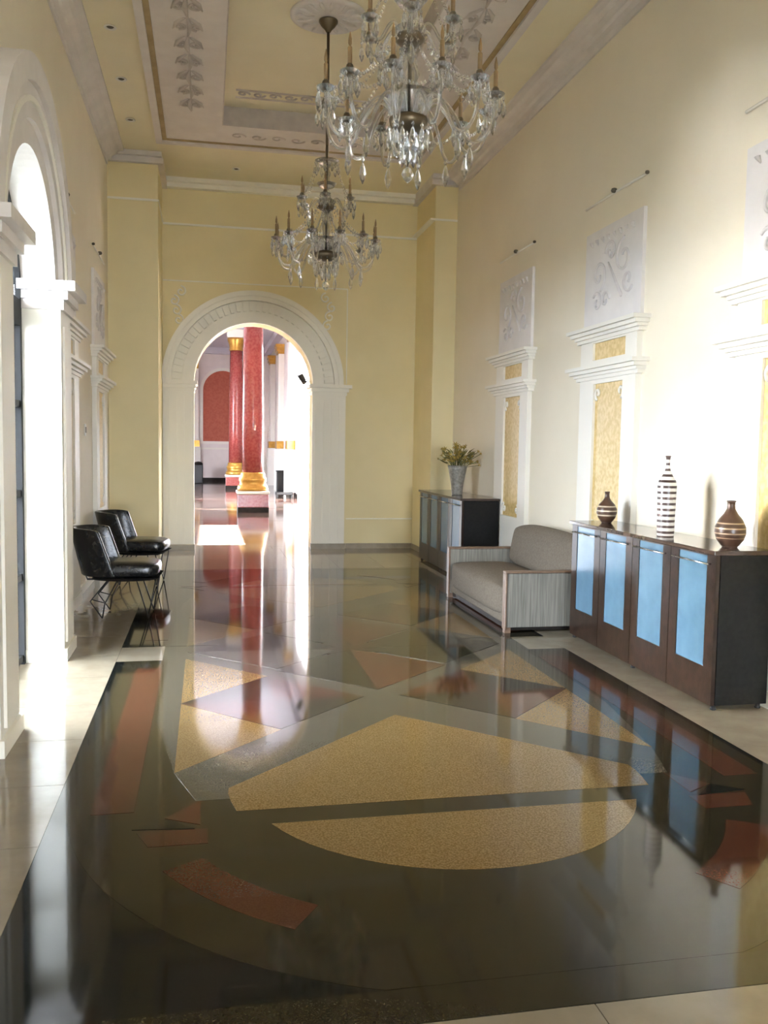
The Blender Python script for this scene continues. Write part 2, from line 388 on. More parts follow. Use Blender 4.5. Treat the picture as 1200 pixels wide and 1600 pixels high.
# ------------------------------------------------------------------ arched portals on the left wall
def left_portal(name, c):
    r, sp = .74, 2.43
    o = sempty(name)
    X0 = XL + .0005
    # archivolt: three stepped rings
    for nm, ra, rb, xp, m in (('inner_ring', r, .87, -.985, 'plaster_grey'), ('arch_band', .87, 1.06, -.955, 'plaster_grey'), ('outer_ring', 1.06, 1.20, -.925, 'plaster_grey')):
        pts = arc(c, sp, rb, 0, PI, 30) + arc(c, sp, ra, PI, 0, 30)
        MB().prism(pts, FYZ, X0, xp).obj(nm, m, o)
    MB().prism(arc(c, sp, .985, 0, PI, 30) + arc(c, sp, .955, PI, 0, 30), FYZ, X0, -.94).obj('arch_bead', 'trim_white', o)
    for sgn in (-1, 1):
        ya, yb = sorted((c + sgn * r, c + sgn * 1.16))
        p = MB().box(X0, -.955, ya, yb, 0, sp - .06).obj('jamb', 'trim_white', o)
        yi, yo = sorted((c + sgn * (r + .07), c + sgn * 1.09))
        MB().box(-.955, -.94, yi, yo, .12, sp - .16).obj('jamb_panel', 'trim_white', p)
        # impost: stacked mouldings that wrap the opening side too
        for q, (za, zb, e) in enumerate(((-.06, .005, .02), (.005, .06, .05), (.06, .125, .10))):
            y2, y3 = sorted((c + sgn * (r - e * .6), c + sgn * (1.16 + e)))
            MB().box(X0, -.955 + e, y2, y3, sp + za, sp + zb - .0005).obj('impost', 'plaster_grey', o)
        y2, y3 = sorted((c + sgn * (r - .012), c + sgn * 1.18))
        MB().box(X0, -.935, y2, y3, 0, .085).obj('plinth', 'trim_cream', o)
    return o
left_portal('trim_8', ARCH_L[0][0])

def glazed_door(name, c):
    o = sempty(name); r, sp = .74, 2.43
    xa, xb = -1.27, -1.20
    fr = MB()
    for s_ in (-1, 1):
        y2, y3 = sorted((c + s_ * (r - .002), c + s_ * (r - .055))); fr.box(xa, xb, y2, y3, 0, sp)
    fr.box(xa, xb, c - .03, c + .03, 0, 2.25)
    fr.prism(arc(c, sp, r - .002, 0, PI, 28) + arc(c, sp, r - .04, PI, 0, 28), FYZ, xa, xb)
    fr.obj('door_frame', 'door_black', o)
    MB().box(xa, xb, c - r + .055, c + r - .055, 2.25, 2.42).obj('transom', 'door_black', o)
    for z in (.02, .57, 1.13, 1.72):
        for ya, yb in ((c - r + .055, c - .03), (c + .03, c + r - .055)):
            MB().box(xa + .01, xb - .01, ya, yb, z, z + .045).obj('crossbar', 'door_black', o)
    for ya, yb in ((c - r + .055, c - .03), (c + .03, c + r - .055)):
        for z0, z1 in ((.065, .57), (.615, 1.13), (1.175, 1.72), (1.765, 2.25)):
            MB().box(-1.238, -1.232, ya, yb, z0, z1).obj('pane', 'clear_glass', o)
    MB().prism([(c - r + .04, 2.42)] + arc(c, sp, r - .04, PI, 0, 24) + [(c + r - .04, 2.42)], FYZ, -1.238, -1.232).obj('fanlight_pane', 'clear_glass', o)
    return o
glazed_door('door_1', ARCH_L[0][0])

# ------------------------------------------------------------------ archway in the end wall
def end_archway():
    o = sempty('door_3'); c, r, sp = DOORC, DOORR, DOORS
    Y0 = YB - .0005
    for nm, ra, rb, d in (('inner_ring', r + .001, .99, .085), ('dentil_bed', .99, 1.14, .012), ('outer_ring', 1.14, 1.20, .10), ('outer_fillet', 1.20, 1.27, .13)):
        MB().prism(arc(c, sp, rb, 0, PI, 40) + arc(c, sp, ra, PI, 0, 40), FXZ, Y0, YB - d).obj(nm, 'trim_cream', o)
    # dentils round the arch, all sharing one mesh
    dm = MB().box(-.023, .023, -.052, 0, -.066, .066).mesh('dentil', 'trim_cream')
    for k in range(36):
        a = PI * (k + .5) / 36
        d = link('dentil', dm, o, (c + 1.065 * math.cos(a), YB - .012, sp + 1.065 * math.sin(a)))
        d.rotation_euler = (0, PI / 2 - a, 0)
    for s_ in (-1, 1):
        xi, xo = c + s_ * (r + .001), c + s_ * 1.31 if s_ > 0 else c - 1.255
        xa, xb = sorted((xi, xo))
        p = MB().box(xa, xb, YB - .06, Y0, 0, sp - .15).obj('pilaster', 'trim_cream', o)
        w = (xb - xa)
        for k in range(4):
            xx = xa + w * (.14 + .24 * k)
            MB().box(xx - .03, xx + .03, YB - .075, YB - .06, .13, sp - .22).obj('flute', 'trim_cream', p)
        for za, zb, e in ((-.15, -.10, .015), (-.10, -.05, .04), (-.05, 0, .08)):
            xc, xd = (xa - (e if s_ > 0 else 0.0), xb + e) if s_ > 0 else (max(xa - e, -.605), xb + e)
            if s_ > 0: xc = xa - e * .6
            else: xd = xb + e * .6
            MB().box(xc, xd, YB - .065 - e, YB + TB + .02, sp + za, sp + zb - .0005).obj('impost', 'trim_cream', o)
        MB().box(max(xa - .012, -.607), xb + .012, YB - .085, Y0, 0, .08).obj('plinth', 'skirting', o)
    # spandrel frame and relief
    for s_ in (-1, 1):
        m = MB()
        cx_ = c + s_ * 1.06
        for q in range(4):
            zc = 3.60 - q * .13; xc = c + s_ * (1.13 - .03 * q) - s_ * (0.12 if q == 0 else 0)
            m.tube([(a, YB - .004, b) for a, b in scroll(xc, zc, .075, 1.2, PI / 2, s_, 16)], .012, 5)
        m.obj('spandrel_relief', 'trim_cream', o)
    MB().box(c - 1.25, c + 1.33, YB - .012, Y0, 3.735, 3.75).obj('spandrel_line', 'trim_cream', o)
    MB().box(c + 1.318, c + 1.33, YB - .012, Y0, sp + .02, 3.735).obj('spandrel_line', 'trim_cream', o)
    return o
end_archway()

# ------------------------------------------------------------------ panelled wall pilasters
def niche(name, wx, s, y0, y1):
    """white pilaster with gilded panels, two moulded caps, relief panel and a thin rail above"""
    o = sempty(name)
    X = lambda d: wx + s * d
    def bx(nm, d0, d1, ya, yb, za, zb, m, par=None):
        a, b = sorted((X(d0), X(d1))); return MB().box(a, b, ya, yb, za, zb).obj(nm, m, par or o)
    w = y1 - y0
    g0, g1 = y0 + .22, y1 - .28
    e = .0005
    # shaft as a frame round the tall gilded panel
    m = MB()
    def add(d0, d1, ya, yb, za, zb):
        a, b = sorted((X(d0), X(d1))); m.box(a, b, ya, yb, za, zb)
    add(e, .05, y0, g0, .10, 2.10); add(e, .05, g1, y1, .10, 2.10); add(e, .05, g0, g1, .10, .76); add(e, .05, g0, g1, 2.06, 2.10)
    m.obj('shaft', 'trim_white', o)
    bx('shaft_plinth', e, .065, y0 - .015, y1 + .015, 0, .10, 'trim_white')
    gp = bx('gilded_panel', e, .028, g0 + e, g1 - e, .76 + e, 2.06 - e, 'gold_panel')
    for za, sg in ((2.06, -1), (.76, 1)):      # white corner scrolls on the gilded panel
        k = MB()
        for yc, sy in ((g0 + .06, 1), (g1 - .06, -1)):
            k.tube([(X(.032), yc + sy * a, za + sg * (.085 + b)) for a, b in scroll(0, 0, .055, .9, PI * .6, 1, 14)], .014, 5)
        k.obj('corner_scroll', 'trim_white', gp)
    # frieze with the small gilded panel
    m = MB()
    add(e, .05, y0, g0 - .03, 2.215, 2.42); add(e, .05, g1 + .03, y1, 2.215, 2.42); add(e, .05, g0 - .03, g1 + .03, 2.215, 2.26); add(e, .05, g0 - .03, g1 + .03, 2.405, 2.42)
    m.obj('frieze', 'trim_white', o)
    bx('gilded_frieze_panel', e, .03, g0 - .03 + e, g1 + .03 - e, 2.26 + e, 2.405 - e, 'gold_panel')
    # caps: stepped mouldings
    for zt, nm in ((2.21, 'lower_cap'), (2.535, 'upper_cap')):
        m = MB()
        for za, zb, pr in ((-.115, -.085, .065), (-.085, -.06, .085), (-.06, -.03, .115), (-.03, 0, .145)):
            a, b = sorted((X(e), X(pr))); m.box(a, b, y0 - pr * .85, y1 + pr * .85, zt + za, zt + zb - .0003)
        m.obj(nm, 'trim_white', o)
    # relief panel
    rp = bx('relief_panel', e, .03, y0, y1, 2.54, 3.36, 'plaster_pale')
    k = MB(); yc = (y0 + y1) / 2
    def sc_(cu, cv, r, t, a0, sg): k.tube([(X(.033), yc + a, 2.95 + b) for a, b in scroll(cu, cv, r, t, a0, sg, 22)], .013, 5)
    k.tube([(X(.036), yc + .06, 3.05), (X(.036), yc - .20, 2.74)], [.008, .016], 6)
    sc_(-.22, .10, .15, 1.2, PI * .5, -1); sc_(-.30, -.10, .10, 1.1, PI * 1.2, 1); sc_(.24, .02, .14, 1.2, PI * 1.4, -1)
    sc_(.26, -.20, .09, 1.1, PI * .2, 1); sc_(.10, -.20, .08, 1.0, PI, -1); sc_(.02, .18, .10, 1.1, 0, 1)
    for q in range(8):
        u = -.38 + .108 * q
        k.tube([(X(.033), yc + u, 3.235), (X(.036), yc + u + .02, 3.27), (X(.033), yc + u + .06, 3.285)], [.006, .02, .005], 5)
    k.obj('scroll_relief', 'plaster_mid', rp)
    # thin rail with a rosette
    r_ = MB().tube([(X(.02), y0 - .03, 3.60), (X(.02), yc, 3.605), (X(.02), y1 + .05, 3.60)], .010, 6).obj('rail', 'trim_white', o)
    MB().lathe([(.004, -.02), (.02, -.015), (.026, 0), (.02, .015), (.004, .02)], 12, (X(.035), (y0 + y1) / 2, 3.615)).obj('rosette', 'lamp_dark', r_)
    MB().lathe([(.004, -.014), (.014, -.01), (.017, 0), (.014, .01), (.004, .014)], 10, (X(.03), y0 - .03, 3.60)).obj('rail_knob', 'lamp_dark', r_)
    return o
niche('trim_10', XR, -1, 8.74, 9.76); niche('trim_11', XR, -1, 6.38, 7.42); niche('trim_12', XR, -1, 4.02, 5.06); niche('trim_13', XR, -1, 1.66, 2.70)
niche('trim_14', XL, 1, 10.06, 11.08); niche('trim_15', XL, 1, 7.66, 8.70)

# ------------------------------------------------------------------ floor
floor = struct(MB().box(XO, XR + .25, YF, YB + TB, -.16, -.012).obj('floor', 'floor_joint'))
def slab(name, pts, m, z1=0.0, z0=-.0115):
    return MB().prism(pts, FXY, z0, z1).obj(name, m, floor)
def tiles(x0, x1, y0, y1, nx, ny, m='floor_tile', j=.0015):
    dx, dy = (x1 - x0) / nx, (y1 - y0) / ny
    me = MB().box(j, dx - j, j, dy - j, -.0115, 0).mesh('stone_tile', m)
    for a in range(nx):
        for b in range(ny):
            link('stone_tile', me, floor, (x0 + a * dx, y0 + b * dy, 0))
FX0, FX1, FY0, FY1, FYM = CX - 1.645, CX + 1.62, 2.14, 10.71, 6.425
tiles(XL, FX0, FY0, FY1, 1, 14)
tiles(FX1, XR, FY0, FY1, 1, 14)
tiles(XL, XR, FY1, YB, 8, 4); tiles(XL, XR, -.2, FY0, 8, 4)
tiles(XL, XR, YF, -.2, 4, 6)
tiles(DOORC - DOORR, DOORC + DOORR, YB, YB + TB, 3, 1)
tiles(XO, XL, ARCH_L[0][0] - .74, ARCH_L[0][0] + .74, 1, 2)
# the dark field, two mirrored halves and the panel between them
NW = 1.335       # half width of the inner panel where the pale strips cut in
slab('inlay_field', [(FX0, FY0), (FX1, FY0), (FX1, FYM - .215), (FX0, FYM - .215)], 'granite_black')
slab('inlay_field', [(FX0, FYM + .215), (FX1, FYM + .215), (FX1, FY1), (FX0, FY1)], 'granite_black')
slab('inlay_field', [(CX - NW, FYM - .215), (CX + NW, FYM - .215), (CX + NW, FYM + .215), (CX - NW, FYM + .215)], 'granite_grey')
for a, b in ((FX0, CX - NW), (CX + NW, FX1)):
    slab('pale_strip', [(a + .001, FYM - .213), (b - .001, FYM - .213), (b - .001, FYM + .213), (a + .001, FYM + .213)], 'floor_tile')
LZ = [0.0005 * (k + 1) for k in range(5)]
def inlay(pts, m, layer=0, name='inlay_piece'):
    """stone piece given in (u from the centre line, d from the middle of the pattern); made for both halves"""
    for sg in (-1, 1):
        slab(name, [(CX + u, FYM + sg * d) for u, d in pts], m, LZ[layer], -.0005)
DC = 2.645
stad = [(-1.585, .2152)] + [(u, d) for u, d in arc(0, DC, 1.585, PI, 2 * PI, 40)] 
stad = [(-1.585, .2152)] + [(1.585 * math.cos(PI - PI * k / 80), min(4.13, DC + 1.585 * math.sin(PI * k / 80))) for k in range(81)] + [(1.585, .2152)]
inlay(stad, 'granite_dark', 0, 'inlay_border')
inlay([(-1.64, 4.133), (1.615, 4.133), (1.615, 4.283), (-1.64, 4.283)], 'granite_dark', 0, 'inlay_border')
inlay([(-1.18, .0), (1.18, .0), (1.18, 2.95), (-1.18, 2.95)], 'granite_grey', 1, 'inlay_panel') if False else None
pan = [(-1.30, .2152)] + [(-1.30, 1.6), (-1.18, 2.385), (-1.08, 2.72), (1.08, 2.72), (1.18, 2.385), (1.30, 1.6), (1.30, .2152)]
inlay(pan, 'granite_grey', 1, 'inlay_panel')
def both(pts, m, layer, name='inlay_piece'):
    inlay(pts, m, layer, name); inlay([(-u, d) for u, d in pts][::-1], m, layer, name)
both([(1.325, .43), (1.495, .43), (1.495, 2.80), (1.325, 2.80)], 'granite_red', 2, 'inlay_band')
both([(1.18, .20), (.65, .735), (1.18, 1.280)], 'granite_tan', 2)
both([(1.18, 1.290), (.65, 1.835), (1.18, 2.385)], 'granite_tan', 2)
# side diamonds, each of four triangles
q = .54; dc = 1.285
for s_ in (-1, 1):
    T = {'out': (s_ * 1.185, dc), 'in': (s_ * .11, dc), 'far': (s_ * .65, dc - q), 'near': (s_ * .65, dc + q), 'c': (s_ * .65, dc)}
    inlay([T['out'], T['far'], T['c']], 'granite_dark', 3); inlay([T['out'], T['c'], T['near']], 'granite_red', 3)
    inlay([T['in'], T['far'], T['c']], 'granite_red', 3); inlay([T['in'], T['c'], T['near']], 'granite_dark', 3)
# middle star: blades towards both ends and both sides
h = .58
inlay([(0, 1.15), (-h, .60), (0, .02)], 'granite_dark', 3); inlay([(0, 1.15), (0, .02), (h, .60)], 'granite_red', 3)
for sg in (-1, 1):
    for s_ in (-1, 1):
        slab('inlay_piece', [(CX + s_ * .02, FYM + sg * .0006), (CX + s_ * .58, FYM + sg * .56), (CX + s_ * 1.17, FYM + sg * .0006)],
             'granite_dark' if s_ > 0 or sg > 0 else 'granite_grey', LZ[3], -.0005)
for k in range(8):
    a = PI / 4 * k; r_ = .34 if k % 2 == 0 else .26
    for sd in (-1, 1):
        slab('star_point', [(CX + .0, FYM), (CX + .12 * math.cos(a + sd * PI / 8), FYM + .12 * math.sin(a + sd * PI / 8)), (CX + r_ * math.cos(a), FYM + r_ * math.sin(a))],
             'granite_red' if sd > 0 else 'granite_black', LZ[4], -.0004)
# big tan fan and segment at each end
fan = [(0, 1.665), (.94, 2.60), (.945, 2.66), (.935, 2.75), (.915, 2.852), (-.915, 2.852), (-.935, 2.75), (-.945, 2.66), (-.94, 2.60)]
inlay(fan, 'granite_tan', 2, 'inlay_fan')
seg_ = [(.86 * math.cos(a), 2.64 + .86 * math.sin(a)) for a in [math.radians(24.5 + (180 - 49) * k / 24) for k in range(25)]]
inlay(seg_, 'granite_tan', 2, 'inlay_segment')
# ring pieces and the small ornaments at the ends
for a0, a1, m in ((30, 56, 'granite_red'), (124, 150, 'granite_red')):
    A = [math.radians(a0 + (a1 - a0) * k / 8) for k in range(9)]
    inlay([(1.37 * math.cos(a), DC + 1.37 * math.sin(a)) for a in A] + [(1.21 * math.cos(a), DC + 1.21 * math.sin(a)) for a in A[::-1]], m, 2, 'inlay_ring')
both([(1.03, 3.0), (1.30, 3.0), (1.25, 3.13), (1.03, 3.13)], 'granite_red', 2)
both([(1.32, 2.97), (1.20, 2.885), (1.08, 2.995)], 'granite_black', 3)
both([(1.20, 2.88), (1.06, 2.72), (1.06, 2.96)], 'granite_red', 2)

# ------------------------------------------------------------------ the room beyond the archway
ff = struct(MB().box(XLF, XRF + .3, YB + TB, YFAR + .3, -.15, -.0005).obj('floor_far_room', 'far_floor'))
for k, y in enumerate((17.4, 20.2, 23.4, 27.0, 31.0)):
    MB().prism([(XLF, y), (XRF, y + .9), (XRF, y + 1.3), (XLF, y + .4)] if k % 2 else [(XLF, y + .8), (XRF, y), (XRF, y + .35), (XLF, y + 1.15)], FXY, -.0005, .0006).obj('inlay_band', 'far_floor_red' if k % 2 == 0 else 'granite_grey', ff)
MB().box(XLF, XRF, YB + TB + .001, 13.5, -.0005, .0006).obj('threshold_band', 'floor_tile', ff)
wfb = struct(MB().box(XLF, XRF + .3, YFAR, YFAR + .3, 0, ZF).obj('wall_far_end', 'far_wall'))
WR_OP = [(15.0, 1.65, 1.72, False), (22.6, 1.9, 4.2, False)]
wfr = struct(MB().prism(wall_outline(YB + TB, YFAR, ZF, WR_OP), FYZ, XRF, XRF + .3).obj('wall_far_right', 'far_wall'))
MB().box(XRF, XRF + .3, 13.35, 16.65, 0, 1.15).obj('sun_patch_sill', 'far_wall', wfr)  # added unseen sill, its height trims the sun patch on the floor
# sheer curtain added to the tall side window to stop the sun and glow white
cv = []; cf = []; ncur = 60
for k in range(ncur + 1):
    yy = 20.75 + 3.7 * k / ncur; xx = XRF + .06 + .03 * math.sin(k * 1.25)
    cv += [(xx, yy, .02), (xx, yy, 4.15)]
cf = [(2 * k, 2 * k + 2, 2 * k + 3, 2 * k + 1) for k in range(ncur)]
cu = MB().add(cv, cf, True).obj('added_curtain', 'curtain')
tag(cu, 'added sheer curtain diffusing the sun in the side window of the columned room', 'curtain')
WL_OP = [(25.0, 1.2, 3.4, False)]
wfl = struct(MB().prism(wall_outline(YB + TB, YFAR, ZF, WL_OP), FYZ, XLF - .3, XLF).obj('wall_far_left', 'far_wall'))
cfr = struct(MB().box(XLF - .3, XRF + .3, YB + TB, YFAR + .3, ZF, ZF + .2).obj('ceiling_far_room', 'far_ceiling'))
struct(MB().box(XLF, XRF - .001, YFAR - .25, YFAR - .001, ZF - .25, ZF - .001).obj('trim_16', 'far_ceiling'))
struct(MB().box(XRF - .25, XRF - .001, YB + TB + .001, YFAR - .26, ZF - .25, ZF - .001).obj('trim_17', 'far_ceiling'))
struct(MB().box(XLF, XRF - .001, YFAR - .03, YFAR - .001, 0, .14).box(XRF - .03, XRF - .001, 24.6, YFAR - .04, 0, .14).obj('baseboard_far_room', 'dark_base'))
rp_ = struct(MB().prism([(-.16, 1.60)] + arc(.62, 3.62, .78, PI, 0, 20) + [(1.40, 1.60)], FXZ, YFAR - .03, YFAR - .001).obj('trim_18', 'red_panel'))
MB().prism([(-.28, 1.50)] + arc(.62, 3.62, .90, PI, 0, 20) + [(1.52, 1.50)], FXZ, YFAR - .02, YFAR - .0012).obj('panel_border', 'trim_white', rp_)
struct(MB().box(-.50, 1.9, YFAR - .045, YFAR - .001, 1.28, 1.34).obj('trim_19', 'trim_white'))

def gilded_pilaster(name, x0, x1, y0, y1):
    o = struct(MB().box(x0, x1, y0, y1, 0, 4.45).obj(name, 'trim_white'))
    e = .05
    MB().box(x0 - e, x1 + (0 if x1 > 2.4 else e), y0 - e, y1 + (e if x1 > 2.4 else 0), 1.38, 1.62).obj('gilded_ring', 'gold_leaf', o)
    MB().box(x0 - .08, x1 + (0 if x1 > 2.4 else .08), y0 - .08, y1 + (.08 if x1 > 2.4 else 0), 0.0, 1.36).obj('pedestal', 'trim_white', o)
    MB().box(x0 - .03, x1, y0 - .03, y1, 4.455, 4.53).box(x0 - .07, x1, y0 - .06, y1, 4.53, 4.66).box(x0 - .10, x1, y0 - .09, y1, 4.66, 4.76).obj('gilded_capital', 'gold_leaf', o)
    return o
gilded_pilaster('trim_20', XRF - .18, XRF - .001, 25.3, 25.9)
gilded_pilaster('trim_21', XRF - .18, XRF - .001, 29.2, 29.8)
gilded_pilaster('trim_22', XRF - .18, XRF - .001, 33.0, 33.6)
gilded_pilaster('trim_23', -.62, -.34, YFAR - .2, YFAR - .001)

def red_column(x, y, label):
    o = thing('red_column', label, 'column', (x, y, 0), 0, 'red columns in the room beyond the archway')
    MB().box(-.34, .34, -.34, .34, 0, .11).obj('footing', 'dark_base', o)
    MB().rbox(-.34, .34, -.34, .34, .11, .40, .012).obj('plinth', 'red_marble', o)
    MB().rbox(-.36, .36, -.36, .36, .40, .47, .02).obj('plinth_cap', 'trim_white', o)
    MB().lathe([(.335, .47), (.345, .52), (.33, .58), (.30, .60), (.29, .66), (.31, .70), (.305, .75), (.275, .78), (.27, .85), (.255, .88)], 36).obj('gilded_base', 'gold_leaf', o)
    MB().lathe([(.238, .88), (.236, 2.0), (.222, 3.4), (.205, 4.60)], 40).obj('shaft', 'red_marble', o)
    MB().lathe([(.21, 4.60), (.235, 4.63), (.22, 4.68), (.24, 4.80), (.29, 4.94), (.30, 5.02)], 32).obj('capital', 'gold_leaf', o)
    MB().rbox(-.31, .31, -.31, .31, 5.02, ZF - .001, .02).obj('abacus', 'trim_white', o)
    return o
red_column(1.00, 20.0, 'near red marble column with gilded base framed by the end archway')
red_column(.95, 30.3, 'farther red column with gilded capital, half hidden behind the near one')

# ------------------------------------------------------------------ outside
struct(MB().box(-60, 60, -30, 80, -.3, -.161).obj('ground_outside', 'paving'))

struct(MB().box(-4.6, XO - .001, 2.5, 7.0, 3.7, 3.9).obj('sky_blocking_roof', 'trim_white'))   # added unseen porch roof, shapes the sky light entering the arched door
ob = struct(MB().box(-15.4, -15.0, 5.0, 10.5, -.16, 7.0).obj('added_bounce_wall', 'white_render'))   # added unseen house wall, bounces sunlight through the arch
for wy in (5.9, 7.75, 9.6):
    for wz in (1.0, 4.2):
        MB().box(-15.0, -14.96, wy - .45, wy + .45, wz, wz + 1.5).obj('window', 'lamp_dark', ob)

# daylight enters through these openings (sampling portals; they give off no light)
portal_light('portal_arch', (XO - .02, ARCH_L[0][0], 1.6), 1.5, 3.2, (1, 0, 0))
portal_light('portal_fill_opening', (CX, YF - .22, 1.5), 1.9, 3.0, (0, 1, 0))  # the added fill opening behind the camera
for c, r, sp, _ in WR_OP: portal_light('portal_window', (XRF + .32, c, sp / 2), 2 * r, sp, (-1, 0, 0))
for c, r, sp, _ in WL_OP: portal_light('portal_window', (XLF - .32, c, sp / 2), 2 * r, sp, (1, 0, 0))

# ================================================================== FURNITURE
# ------------------------------------------------------------------ sideboards
def sideboard(label, x0, y0, depth, length, group):
    o = thing('sideboard', label, 'cabinet', (x0, y0, 0), 0, group)
    L, D, H = length, depth, .935
    MB().rbox(.022, D, .012, L - .012, .028, .908, .004, 1).obj('body', 'wenge', o)
    MB().box(.03, D - .002, .004, .0119, .03, .905).obj('end_panel', 'cab_end', o)
    MB().box(.03, D - .002, L - .0119, L - .004, .03, .905).obj('end_panel', 'cab_end', o)
    MB().rbox(-.022, D, -.012, L + .012, .909, H, .004, 2).obj('top', 'wenge_top', o)
    fm = MB().lathe([(.018, 0), (.020, .006), (.014, .012), (.014, .028)], 12).mesh('foot', 'black_metal')
    for fx in (.035, D - .04):
        for fy in (.03, L / 2, L - .03): link('foot', fm, o, (fx, fy, 0))
    w = L / 4; j = .003
    pw = .315
    dm = MB()
    ya, yb = (w - pw) / 2, (w + pw) / 2
    dm.box(0, .0215, j, ya, .03, .906).box(0, .0215, yb, w - j, .03, .906).box(0, .0215, ya, yb, .03, .243).box(0, .0215, ya, yb, .898, .906)
    dme = dm.mesh('door', 'wenge')
    pme = MB().box(.004, .014, ya + .0005, yb - .0005, .2435, .8975).mesh('pane', 'blue_glass')
    rme = MB().tube([(-.022, .05, .852), (-.022, w - .05, .852)], .0055, 8).tube([(-.024, .06, .852), (.001, .06, .852)], .005, 8).tube([(-.024, w - .06, .852), (.001, w - .06, .852)], .005, 8).mesh('rail_handle', 'chrome')
    for k in range(4):
        d = link('door', dme, o, (0, k * w, 0))
        p = link('pane', pme, d); p['label'] = 'pale blue frosted glass pane'
        r = link('rail_handle', rme, d); r['label'] = 'thin chrome rail handle'
    return o
sideboard('dark sideboard with blue glass panes carrying three striped vases', 2.86, 4.56, XR - 2.86 - .066, 2.045, 'dark sideboards with glass-panelled doors')
sideboard('dark sideboard with dim glass panes behind the sofa carrying the flower vase', 2.79, 9.50, 3.225 - 2.79, 1.98, 'dark sideboards with glass-panelled doors')

# ------------------------------------------------------------------ sofa
def cushion(name, x0, x1, y0, y1, z0, z1, r, m, parent, seg=4, lean=0.0, puff=0.0):
    bm = bmesh.new(); bmesh.ops.create_cube(bm, size=1)
    for v in bm.verts:
        v.co = Vector((x0 + (v.co.x + .5) * (x1 - x0), y0 + (v.co.y + .5) * (y1 - y0), z0 + (v.co.z + .5) * (z1 - z0)))
    bmesh.ops.subdivide_edges(bm, edges=list(bm.edges), cuts=5, use_grid_fill=True)
    c = Vector(((x0 + x1) / 2, (y0 + y1) / 2, (z0 + z1) / 2)); hx, hy, hz = (x1 - x0) / 2, (y1 - y0) / 2, (z1 - z0) / 2
    for v in bm.verts:
        d = v.co - c; n = Vector((d.x / hx, d.y / hy, d.z / hz))
        k = 1 + puff * (1 - n.x ** 2) * (1 - n.y ** 2) + puff * (1 - n.y ** 2) * (1 - n.z ** 2) * .5 + puff * (1 - n.x ** 2) * (1 - n.z ** 2) * .5
        # soften the box edges towards radius r
        q = Vector((max(-hx + r, min(hx - r, d.x)), max(-hy + r, min(hy - r, d.y)), max(-hz + r, min(hz - r, d.z))))
        w = d - q
        if w.length > 1e-6: w = w.normalized() * r
        p = q + w
        p = Vector((p.x * (1 + puff * (1 - n.y ** 2) * (1 - n.z ** 2)), p.y, p.z * (1 + puff * (1 - n.x ** 2) * (1 - n.y ** 2))))
        v.co = c + p
        v.co.x += lean * (v.co.z - z0)
    me = bpy.data.meshes.new(name); bm.to_mesh(me); bm.free(); me.materials.append(MATS[m])
    for p in me.polygons: p.use_smooth = True
    o = link(name, me, parent)
    s = o.modifiers.new('sub', 'SUBSURF'); s.levels = 1; s.render_levels = 2
    return o
sofa = thing('sofa', 'grey-brown upholstered two-seat sofa with wood-edged arms between the sideboards', 'sofa', (2.37, 6.77, 0))
SL, SD = 1.79, .84
MB().box(.05, SD - .05, .06, SL - .06, .012, .09).obj('plinth', 'dark_base', sofa)
fm = MB().box(-.025, .025, -.025, .025, 0, .05).mesh('foot', 'sofa_wood')
for fx in (.03, SD - .06):
    for fy in (.035, SL - .035): link('foot', fm, sofa, (fx, fy, 0))
MB().rbox(.02, SD - .02, .075, SL - .075, .06, .20, .02, 3).obj('base', 'sofa_fabric', sofa)
cushion('seat_cushion', -.015, SD - .20, .078, SL - .078, .10, .39, .075, 'sofa_fabric', sofa, puff=.07)
cushion('back_cushion', SD - .30, SD - .08, .085, SL - .16, .36, .76, .09, 'sofa_fabric', sofa, lean=.18, puff=.10)
MB().rbox(SD - .10, SD - .03, .08, SL - .08, .08, .52, .015, 3).obj('back_frame', 'sofa_fabric', sofa)
for y0_, nm in ((0, 0), (SL - .072, 1)):
    ar = MB().rbox(.018, SD - .12, y0_ + .006, y0_ + .066, .045, .488, .006, 2).obj('armrest', 'ribbed_fabric', sofa)
    MB().rbox(0, .0175, y0_, y0_ + .072, .03, .489, .004, 1).obj('front_edge', 'sofa_wood', ar)
    MB().rbox(0, SD - .11, y0_, y0_ + .072, .489, .508, .004, 1).obj('top_edge', 'sofa_wood', ar)

# ------------------------------------------------------------------ vases
stripe_mat('stripes_small', (0.085, 0.045, 0.028), (0.55, 0.46, 0.34), .034, .30, .055, .15, .012)
stripe_mat('stripes_tall', (0.075, 0.045, 0.040), (0.78, 0.74, 0.68), .0375, .56, -.01, .52, .0)
stripe_mat('stripes_big', (0.085, 0.046, 0.030), (0.42, 0.30, 0.20), .030, .28, .055, .165, .010)
def vase(name, label, prof, m, loc, rim_m=None):
    o = thing(name, label, 'vase', loc, 0, 'striped vases on the near sideboard')
    MB().lathe(prof, 40).obj('body', m, o)
    r, z = prof[-1]
    MB().lathe([(r * .80, z - .004), (r * 1.12, z - .002), (r * 1.15, z + .004), (r * .8, z + .006)], 24).obj('rim', rim_m or m, o)
    MB().lathe([(prof[0][0] * 1.02, -.0), (prof[0][0] * 1.06, .004), (prof[0][0] * .98, .008)], 24).obj('foot_ring', rim_m or m, o)
    return o
mat('vase_brown', (0.085, 0.045, 0.03), 0.3)
vase('squat_vase', 'small round brown vase with cream lines at the sofa end of the sideboard',
     [(.036, 0.002), (.045, .012), (.066, .04), (.078, .08), (.076, .11), (.060, .145), (.034, .172), (.020, .195), (.017, .215), (.018, .238)], 'stripes_small', (3.05, 6.40, .935), 'vase_brown')
